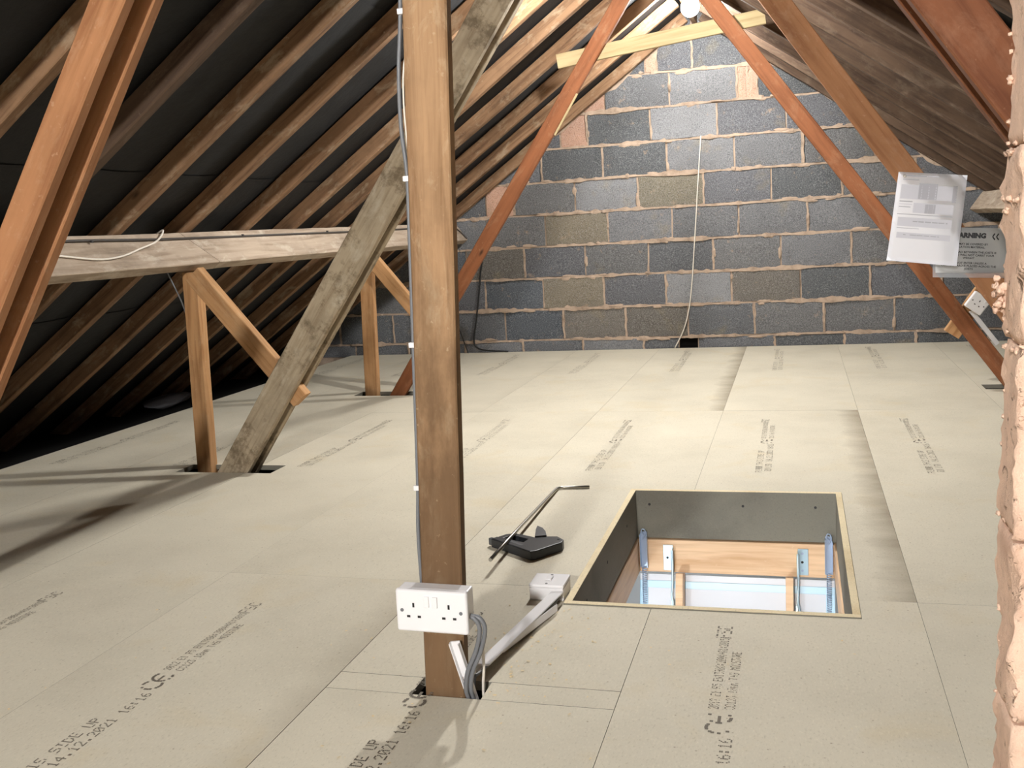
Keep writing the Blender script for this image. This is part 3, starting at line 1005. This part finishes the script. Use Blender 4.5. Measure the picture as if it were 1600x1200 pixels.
tr = empty('cable_trunking', (-.55, -5.02, 0))
pa, pb = Vector((-.572, -5.236, .014)), Vector((-.511, -4.816, .012))
timber('trunking_lid', pa + Vector((0, 0, .010)), pb + Vector((0, 0, .012)), .033, .004, (1, 0, 0.10), M_WHITEPL, tr, 0, .0008)
timber('trunking_side', pa + Vector((-.0150, 0, -.001)), pb + Vector((-.0150, 0, .001)), .018, .002, (0, 0, 1), M_WHITEPL, tr, 0, .0004)
timber('trunking_side', pa + Vector((.0150, .1, .001)), pb + Vector((.0150, -.07, .001)), .018, .002, (0, 0, 1), M_WHITEPL, tr, 0, .0004)
tag(tr, 'white trunking lying on the floor from king post to switch', 'trunking')
tube('twin_cable', [(-.585, -5.285, -.10), (-.578, -5.275, .005), (-.572, -5.245, .014), (-.556, -5.10, .010), (-.53, -4.93, .010), (-.508, -4.84, .012), (-.507, -4.81, .016)], .0035, M_GREYCABLE)
tag(bpy.data.objects['twin_cable'], 'grey cable inside the open floor trunking', 'cable')
of = empty('trunking_offcut', (-.58, -5.33, 0))
timber('channel', (-.566, -5.312, -.02), (-.590, -5.338, .118), .020, .003, (1, 0, 0), M_WHITEPL, of, 0, .0006)
timber('channel_side', (-.557, -5.318, -.02), (-.581, -5.344, .116), .010, .002, (0, 1, 0), M_WHITEPL, of, 0, .0004)
timber('channel_side', (-.575, -5.318, -.02), (-.599, -5.344, .116), .010, .002, (0, 1, 0), M_WHITEPL, of, 0, .0004)
tag(of, 'short white trunking offcut leaning on the foot of the king post', 'trunking')
for k, (dx, dy) in enumerate(((0, 0), (.009, .004))):
    c = tube('socket_cable', [(-.556 + dx * .4, -5.350 + dy, .176), (-.541 + dx, -5.352 + dy, .172), (-.533 + dx, -5.350 + dy, .150), (-.545 + dx, -5.345 + dy, .105), (-.565 + dx, -5.345 + dy, .06), (-.573 + dx, -5.340 + dy, .02), (-.572 + dx, -5.325 + dy, -.02), (-.572 + dx, -5.31 + dy, -.11)], .0046, M_GREYCABLE)
    tag(c, 'grey cable looping from the double socket into the floor, %s one' % ('left' if k == 0 else 'right'), 'cable', 'cables below the double socket')
c = tube('thin_white_cable', [(-.546, -5.30, .12), (-.548, -5.297, .05), (-.556, -5.285, .0), (-.560, -5.28, -.08)], .003, M_WHITECABLE)
tag(c, 'thin white cable beside the foot of the king post', 'cable')

# cable clipped down the king post
def postx(z): return -.629 - .042 + (z + .12) * (.094 / 2.26)
kc = empty('post_cable', (-.67, -5.31, .2))
tube('sheath', [(postx(2.0) - .005, -5.312, 2.0), (postx(1.5) - .006, -5.312, 1.5), (postx(1.31) - .008, -5.312, 1.31), (postx(1.2) - .014, -5.315, 1.2), (postx(1.1) - .013, -5.315, 1.1), (postx(1.02) - .006, -5.312, 1.02), (postx(.9) - .005, -5.312, .9), (postx(.7) - .005, -5.312, .7), (postx(.45) - .005, -5.312, .45), (postx(.33) - .008, -5.312, .33), (postx(.22) - .004, -5.312, .22)], .0042, M_GREYCABLE, kc)
for z in (1.305, 1.01, .70, .42):
    box('cable_clip', postx(z) - .012, postx(z) + .001, -5.320, -5.304, z - .005, z + .005, M_WHITEPL, kc, .001)
tag(kc, 'grey cable clipped down the left edge of the king post', 'cable')
c = tube('white_flex', [(postx(1.24) + .003, -5.318, 1.24), (postx(1.19) - .002, -5.324, 1.19), (postx(1.12) - .002, -5.324, 1.12), (postx(1.03) + .003, -5.318, 1.03)], .0018, M_WHITECABLE)
tag(c, 'thin white flex along the front edge of the king post', 'cable')

# ------------------------------------------------------------------ cables on purlin and wall
n_ = Vector((SA, 0, -CA)); u_ = Vector((CA, 0, SA)); T_ = Vector((-2.348, 0, .968))
def on_purlin(y, d, h): 
    p = T_ + n_ * d + u_ * h
    return (p.x, y, p.z)
pc = empty('purlin_cable', on_purlin(-3, .03, .004))
tube('sheath', [on_purlin(-5.2, .022, .005), on_purlin(-4.2, .024, .005), on_purlin(-3.73, .033, .005), on_purlin(-3.2, .036, .005), on_purlin(-2.6, .037, .005), on_purlin(-1.4, .040, .005), on_purlin(-.35, .03, .005), on_purlin(-.12, .06, .006), on_purlin(-.05, .15, .006)], .005, M_DARKCABLE, pc)
for y in (-4.06, -3.05, -2.2, -1.3):
    bm = bmesh.new(); bm_box(bm, -.004, .004, -.006, .006, -.004, .004, .001)
    p = Vector(on_purlin(y, .034, .010))
    from_bm('cable_clip', bm, M_SLOT, T(*p), pc)
tag(pc, 'dark cable clipped along the face of the long purlin', 'cable')
c = tube('white_cable', [on_purlin(-4.9, .05, .006), on_purlin(-4.45, .072, .006), on_purlin(-4.29, .080, .006), on_purlin(-4.09, .108, .006), on_purlin(-3.95, .101, .006), on_purlin(-3.83, .076, .008), on_purlin(-3.72, .053, .012), on_purlin(-3.65, .024, .012), on_purlin(-3.61, -.004, .012), on_purlin(-3.59, -.02, -.03)], .0036, M_WHITECABLE)
tag(c, 'white cable hanging in a loose curve over the purlin', 'cable')
c = tube('hanging_cable', [(-2.36, -3.60, .84), (-2.345, -3.585, .78), (-2.335, -3.55, .70), (-2.345, -3.50, .62), (-2.335, -3.455, .5), (-2.335, -3.455, .2), (-2.335, -3.455, -.05)], .003, M_GREYCABLE)
tag(c, 'thin grey cable dropping behind the purlin to the short post', 'cable')
c = tube('wall_cable', [(-.554, -.018, 1.445), (-.556, -.018, 1.42), (-.583, -.018, 1.12), (-.600, -.018, .92), (-.617, -.018, .73), (-.638, -.018, .50), (-.665, -.018, .29), (-.71, -.02, .13), (-.775, -.02, .004)], .004, M_WHITECABLE)
tag(c, 'thin white cable hanging down the middle of the block wall', 'cable')
c = tube('wall_cable', [(-2.12, -.02, .80), (-2.17, -.018, .64), (-2.20, -.018, .45), (-2.235, -.018, .25), (-2.262, -.018, .11), (-2.25, -.02, .05), (-2.18, -.03, .02), (-2.0, -.03, .008)], .006, M_BLACKCABLE)
tag(c, 'black cable running down the block wall left of the orange strut', 'cable')
c = tube('wall_cable', [(-2.43, -.02, .34), (-2.40, -.018, .27), (-2.36, -.018, .14), (-2.325, -.018, .03), (-2.31, -.018, -.02)], .004, M_BLACKCABLE)
tag(c, 'thinner black wire low on the block wall beside the king post', 'cable')

# ------------------------------------------------------------------ staple gun and hooked rod
sg = empty('staple_gun', (-.70, -4.43, 0))
H = .027
bm = bmesh.new()
outer = [(-.797, -4.428), (-.654, -4.530), (-.640, -4.522), (-.584, -4.440), (-.585, -4.417), (-.609, -4.389), (-.648, -4.393), (-.688, -4.410), (-.690, -4.458), (-.712, -4.450), (-.768, -4.414), (-.786, -4.408)]
bm_prism(bm, [(x + .70, y + 4.43) for x, y in outer], .001, H, .003)
from_bm('body', bm, M_TOOL, T(-.70, -4.43, 0), sg)
bm = bmesh.new()
handle = [(-.792, -4.418), (-.784, -4.398), (-.769, -4.374), (-.742, -4.362), (-.715, -4.374), (-.685, -4.396), (-.668, -4.400), (-.680, -4.418), (-.700, -4.408), (-.725, -4.390), (-.744, -4.384), (-.757, -4.392), (-.766, -4.412)]
bm_prism(bm, [(x + .70, y + 4.43) for x, y in handle], .004, H - .003, .003)
from_bm('handle', bm, M_TOOL, T(-.70, -4.43, 0), sg)
bm = bmesh.new()
lever = [(-.672, -4.408), (-.640, -4.396), (-.652, -4.360), (-.668, -4.328), (-.690, -4.308), (-.684, -4.350)]
bm_prism(bm, [(x + .655, y + 4.398) for x, y in lever], .006, .030, .002)
from_bm('lever', bm, M_TOOLGREY, T(-.655, -4.398, .002), sg)
bm = bmesh.new()
bm_prism(bm, [(-.004, -.004), (.05, -.046), (.056, -.038), (.004, .004)], 0, .0006)
from_bm('label_plate', bm, M_TOOLGREY, T(-.742, -4.440, H), sg)
bm = bmesh.new(); bm_prism(bm, [(0, 0), (-.006, -.012), (.012, -.026), (.018, -.014)], .004, .024, .002)
from_bm('nose', bm, M_TOOLGREY, T(-.803, -4.404, 0), sg)
bm = bmesh.new(); bm_lathe(bm, [(.004, 0), (.004, .0012)], 10)
from_bm('rivet', bm, M_SLOT, T(-.600, -4.418, H), sg)
tag(sg, 'black staple gun lying on its side on the floor boards', 'staple gun')
P = [Vector((-.734, -4.643, .0385)), Vector((-.741, -4.35, .0285)), Vector((-.7475, -3.85, .010)), Vector((-.748, -3.802, .0075)), Vector((-.742, -3.789, .0065)), Vector((-.728, -3.785, .006)), Vector((-.64, -3.772, .006))]
rod = tube('hooked_rod', P, .0052, M_STEEL, None, 8, 0)
tag(rod, 'long thin steel rod with bent end resting across the staple gun', 'rod')

# ------------------------------------------------------------------ hatch lining, frame, springs
ha = empty('loft_hatch', (-.15, -4.3, 0))
hx0, hx1, hy0, hy1 = HATCH
def lining(x0, x1, y0, y1):
    bm = bmesh.new()
    cx, cy = (x0 + x1) / 2, (y0 + y1) / 2
    bm_box(bm, x0 - cx, x1 - cx, y0 - cy, y1 - cy, -.163, .0035, .0008)
    bmesh.ops.recalc_face_normals(bm, faces=bm.faces)
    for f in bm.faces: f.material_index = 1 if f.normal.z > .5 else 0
    o = from_bm('lining_board', bm, [M_CHIPGREY, M_CHIPEDGE], T(cx, cy, 0), ha)
    return o
t_ = .019
lining(hx0 + .001, hx1 - .001, hy1 - t_, hy1 - .0015)
lining(hx0 + .001, hx1 - .001, hy0 + .0015, hy0 + t_)
lining(hx0 + .001, hx0 + t_, hy0 + t_ + .0005, hy1 - t_ - .0005)
lining(hx1 - t_, hx1 - .001, hy0 + t_ + .0005, hy1 - t_ - .0005)
for x in (-.43, -.12, .11):
    bm = bmesh.new(); bm_lathe(bm, [(.0045, 0), (.0045, .001)], 10)
    from_bm('screw_head', bm, M_SLOT, T(x, hy1 - t_ - .0002, -.045) @ Matrix.Rotation(math.radians(90), 4, 'X'), ha)
for y in (-4.0, -4.35, -4.65):
    bm = bmesh.new(); bm_lathe(bm, [(.0045, 0), (.0045, .001)], 10)
    from_bm('screw_head', bm, M_SLOT, T(hx0 + t_ + .0002, y, -.06) @ Matrix.Rotation(math.radians(90), 4, 'Y'), ha)
PZ0, PZ1 = -.282, -.168
fr = .024
def pine(p0, p1, wdir):
    timber('frame_board', p0, p1, PZ1 - PZ0, fr, wdir, M_PINE, ha, .0003, .0015)
zc = (PZ0 + PZ1) / 2
pine((hx0 + .006, hy1 - fr / 2, zc), (hx1 - .006, hy1 - fr / 2, zc), (0, 0, 1))
pine((hx0 + .006, hy0 + fr / 2, zc), (hx1 - .006, hy0 + fr / 2, zc), (0, 0, 1))
pine((hx0 + fr / 2, hy0 + fr, zc), (hx0 + fr / 2, hy1 - fr, zc), (0, 0, 1))
pine((hx1 - fr / 2, hy0 + fr, zc), (hx1 - fr / 2, hy1 - fr, zc), (0, 0, 1))
YF = hy1 - fr - .0005       # inner face of the far frame board
for side, xa in ((1, -.388), (-1, .053)):
    hb = box('hinge_plate', xa, xa + .033, YF - .003, YF, -.274, -.184, M_ZINC, ha, .001)
    for zz in (-.200, -.229, -.258):
        bm = bmesh.new(); bm_lathe(bm, [(.0042, 0), (.0042, .0012)], 12)
        from_bm('screw_head', bm, M_GALV if zz != -.229 else M_SLOT, T(xa + .014, YF - .0028, zz) @ Matrix.Rotation(math.radians(90), 4, 'X'), hb)
    xr = xa + .033 if side > 0 else xa
    box('hinge_arm', xr - .0015, xr + .0015, YF - .030, YF, -.280, -.192, M_ZINC, ha, .0005)
    tube('hinge_rod', [(xr, YF - .026, -.195), (xr, YF - .032, -.29), (xr - .002, YF - .05, -.345), (xr + .002, YF - .055, -.37), (xr - .004 * side, YF - .06, -.40)], .004, M_ZINC, ha)
for side, xa in ((-1, -.452), (1, .150)):
    bm = bmesh.new()
    bm_box(bm, -.011, .011, -.0015, .0015, -.065, .065, .0005)
    bm_box(bm, -.0125, -.0105, -.020, .001, -.058, .058, .0003)
    bm_box(bm, .0105, .0125, -.020, .001, -.058, .050, .0003)
    from_bm('spring_bracket', bm, M_GALV, T(xa, YF - .004, -.203) @ Matrix.Rotation(side * .0, 4, 'Y'), ha)
    hook = [(xa + .004, YF - .010, -.150), (xa - .006, YF - .012, -.140), (xa - .004, YF - .014, -.128), (xa + .005, YF - .014, -.130), (xa + .007, YF - .014, -.145), (xa - .002, YF - .016, -.162)]
    tube('spring_hook', hook, .0022, M_GALV, ha)
    pts = []
    turns, n = 42, 42 * 9
    for k in range(n + 1):
        a = 2 * math.pi * turns * k / n
        f = k / n
        zc_ = -.262 - .30 * f
        yc_ = YF - .016 - .035 * f
        pts.append(Vector((xa + .0065 * math.cos(a), yc_ + .0065 * math.sin(a), zc_)))
    o_ = pts[0].copy()
    bm = bmesh.new(); bm_tube(bm, [p - o_ for p in pts], .0022, 4)
    from_bm('coil_spring', bm, M_GALV, T(*o_), ha)
tag(ha, 'open loft hatch lined with grey chipboard and a pine frame', 'hatch')

# folded-down hatch door with its ladder
la = empty('loft_ladder', (-.15, -3.83, -.30))
th = math.radians(72)
dv = Vector((0, -math.cos(th), -math.sin(th)))      # down the door
nv = Vector((0, -math.sin(th), math.cos(th)))       # off the door, towards the camera
MD = Matrix(((1, 0, 0, -.15), (0, dv.y, nv.y, -3.800), (0, dv.z, nv.z, -.290), (0, 0, 0, 1)))
def dbox(name, x0, x1, s0, s1, h0, h1, mat, bev=.001):
    return box(name, x0 + .15, x1 + .15, s0, s1, h0, h1, mat, la, bev, 1, MD)
dbox('door_panel', -.470, .168, .0, .98, -.030, 0, M_DOOR)
dbox('edging_strip', -.470, .168, .022, .046, .0004, .003, M_DOORBLUE)
dbox('edging_strip', -.470, -.442, .046, .98, .0004, .003, M_DOORBLUE)
dbox('edging_strip', .140, .168, .046, .98, .0004, .003, M_DOORBLUE)
for xa in (-.341, .014):
    dbox('stringer', xa, xa + .024, -.006, .94, .004, .070, M_PINE)
for k in range(1, 4):
    dbox('tread', -.317, .014, .06 + .25 * k, .08 + .25 * k, .004, .068, M_PINE)
for xa in (-.362, .044):
    dbox('hinge_lug', xa, xa + .014, .085, .16, .002, .014, M_ZINC)
tag(la, 'pine ladder on the white hatch door hanging open below', 'ladder')

# ------------------------------------------------------------------ paper sheet and warning sign
def sheet_obj(name, corners, mat, curl, parent=None, nx=14, ny=18, u0=0., u1=1., v0=0., v1=1., lift=0.0, thick=True):
    TL, TR, BR, BL = [Vector(c) for c in corners]
    bm = bmesh.new()
    G = []
    def pt(u, v, off):
        p = (TL * (1 - u) + TR * u) * (1 - v) + (BL * (1 - u) + BR * u) * v
        return p + Vector((0, -(curl(u, v) + off), 0))
    for j in range(ny + 1):
        G.append([bm.verts.new(pt(u0 + (u1 - u0) * i / nx, v0 + (v1 - v0) * j / ny, lift)) for i in range(nx + 1)])
    for j in range(ny):
        for i in range(nx):
            f = bm.faces.new((G[j][i], G[j + 1][i], G[j + 1][i + 1], G[j][i + 1])); f.smooth = True
    if thick:
        r = bmesh.ops.solidify(bm, geom=bm.faces[:], thickness=.0004)
    return from_bm(name, bm, mat, None, parent)
pap = empty('paper_sheet', (.45, -3.665, .86))
PC = [(.374, -3.652, 1.013), (.572, -3.668, .988), (.541, -3.690, .711), (.337, -3.672, .738)]
def curl(u, v): return .010 * math.sin(math.pi * (u * .8 + .1)) * v + .006 * math.sin(4.2 * v + 2 * u) * v + .004 * max(0, .12 - u) * 8 * (1 - v) + .003 * abs(v - .5)
sheet_obj('sheet', PC, M_PAPER, curl, pap)
def ink(u0, u1, v0, v1, m):
    return sheet_obj('printed_block', PC, m, curl, pap, 8, 6, u0, u1, v0, v1, .0009, False)
ink(.08, .42, .030, .043, M_PAPERGREY); ink(.44, .60, .028, .040, M_PAPERLIGHT); ink(.08, .32, .075, .084, M_PAPERGREY)
ink(.07, .88, .135, .295, M_PAPERLIGHT); ink(.33, .60, .115, .290, M_PAPERGREY); ink(.82, .88, .125, .31, M_PAPERGREY)
ink(.07, .26, .318, .328, M_PAPERGREY); ink(.07, .26, .350, .358, M_PAPERLIGHT); ink(.07, .24, .380, .388, M_PAPERGREY)
ink(.28, .86, .335, .445, M_PAPERLIGHT); ink(.45, .60, .345, .445, M_PAPERGREY); ink(.06, .86, .462, .470, M_PAPERGREY)
ink(.08, .86, .50, .60, M_PAPERLIGHT); ink(.30, .80, .535, .548, M_PAPERGREY); ink(.08, .40, .618, .624, M_PAPERGREY)
ink(.09, .86, .670, .735, M_PAPERLIGHT); ink(.28, .70, .690, .698, M_PAPERGREY); ink(.09, .22, .690, .700, M_PAPERGREY)
bm = bmesh.new(); bm_lathe(bm, [(.004, 0), (.005, .002), (.003, .004)], 12)
from_bm('drawing_pin', bm, M_STEEL, T(.392, -3.657, .998) @ Matrix.Rotation(math.radians(90), 4, 'X'), pap)
tag(pap, 'creased white printed paper sheet pinned to the strut', 'paper')

sg2 = empty('warning_sign', (.58, -3.645, .75))
SC = [(.478, -3.634, .836), (.698, -3.630, .817), (.698, -3.634, .664), (.478, -3.638, .676)]
flat = lambda u, v: .002 * math.sin(3 * u)
sheet_obj('laminate', SC, M_LAMINATE, flat, sg2, 8, 6, 0, 1, 0, 1, .0, True)
SI = [(.486, -3.6352, .833), (.694, -3.6312, .815), (.694, -3.6345, .678), (.486, -3.6385, .712)]
SI = [(.486, -3.6352, .835), (.694, -3.6312, .818), (.694, -3.6345, .681), (.486, -3.6385, .712 - .022)]
sheet_obj('card', SI, M_SIGN, flat, sg2, 8, 6, 0, 1, 0, 1, .0008, True)
def letters(name, text, size, x, z, mat, parent, bold=0.0, tilt=-.085, y=-3.6405):
    cu = bpy.data.curves.new(name, 'FONT')
    cu.body = text; cu.size = size; cu.align_x = 'CENTER'; cu.offset = bold; cu.resolution_u = 2
    to = bpy.data.objects.new(name + '_tmp', cu)
    COL.objects.link(to)
    dg = bpy.context.evaluated_depsgraph_get()
    me = bpy.data.meshes.new_from_object(to.evaluated_get(dg))
    bpy.data.objects.remove(to)
    me.materials.clear()
    o = mesh_obj(name, me, mat, T(x, y, z) @ Matrix.Rotation(-tilt, 4, 'Y') @ Matrix.Rotation(math.radians(90), 4, 'X'), parent)
    return o
lx = .582
letters('lettering', 'WARNING', .0205, lx, .796, M_INK, sg2, .0014)
for k, (txt, z) in enumerate((('JOISTS MAY BE COVERED BY', .773), ('INSULATION MATERIAL.', .7635), ('PLASTERBOARD BETWEEN THE JOISTS IS', .7475), ('WEAK AND WILL NOT CARRY YOUR', .7385), ('WEIGHT', .7295), ('DO NOT ENTER UNLESS A', .7135), ('CRAWL BOARD IS PLACED ACROSS THE', .7045), ('JOISTS', .6955))):
    letters('lettering', txt, .0088, lx, z, M_INK, sg2, .0002)
for dx in (0, .011):
    for s in (1, -1):
        bm = bmesh.new(); bm_box(bm, -.0018, .0018, -.0002, .0002, 0, .0115)
        from_bm('chevron', bm, M_INK, T(.651 + dx, -3.6402, .795 - dx * .09) @ Matrix.Rotation(math.radians(32 if s > 0 else 148), 4, 'Y'), sg2)
tag(sg2, 'laminated WARNING sign partly behind the white paper sheet', 'sign')

# ------------------------------------------------------------------ small loose things
bm = bmesh.new()
ret = bmesh.ops.create_icosphere(bm, subdivisions=3, radius=1.0)
for v in ret['verts']:
    k = 1 + .35 * noise.noise(v.co * 1.6)
    v.co = Vector((v.co.x * .10 * k, v.co.y * .22 * k, v.co.z * .035 * k))
sc = from_bm('insulation_scrap', bm, M_SCRAP, T(-3.72, -1.75, -.03) @ Matrix.Rotation(math.radians(8), 4, 'Z'), None, True)
tag(sc, 'grey scrap of insulation in the dark eaves beyond the boards', 'scrap')
bm = bmesh.new()
for k in range(170):
    if k < 110: x, y = RND.gauss(-.50, .06), RND.uniform(-5.35, -4.85)
    else: x, y = RND.uniform(-1.6, .25), RND.uniform(-5.9, -4.9)
    if any(a - .006 < x < b + .006 and c - .006 < y < d + .006 for a, b, c, d in HOLES): continue
    s = RND.uniform(.0008, .0022); a = RND.uniform(0, 3.14)
    ca, sa = math.cos(a), math.sin(a)
    vs = [bm.verts.new((x + ca * i * s * 1.8 - sa * j * s, y + sa * i * s * 1.8 + ca * j * s, .0008 + RND.uniform(0, .0016))) for i, j in ((-1, -1), (1, -1), (1, 1), (-1, 1))]
    bm.faces.new(vs)
sd = from_bm('sawdust', bm, M_SAWDUST)
tag(sd, 'scattered sawdust flakes on the boards near the trunking', 'sawdust', kind='stuff')
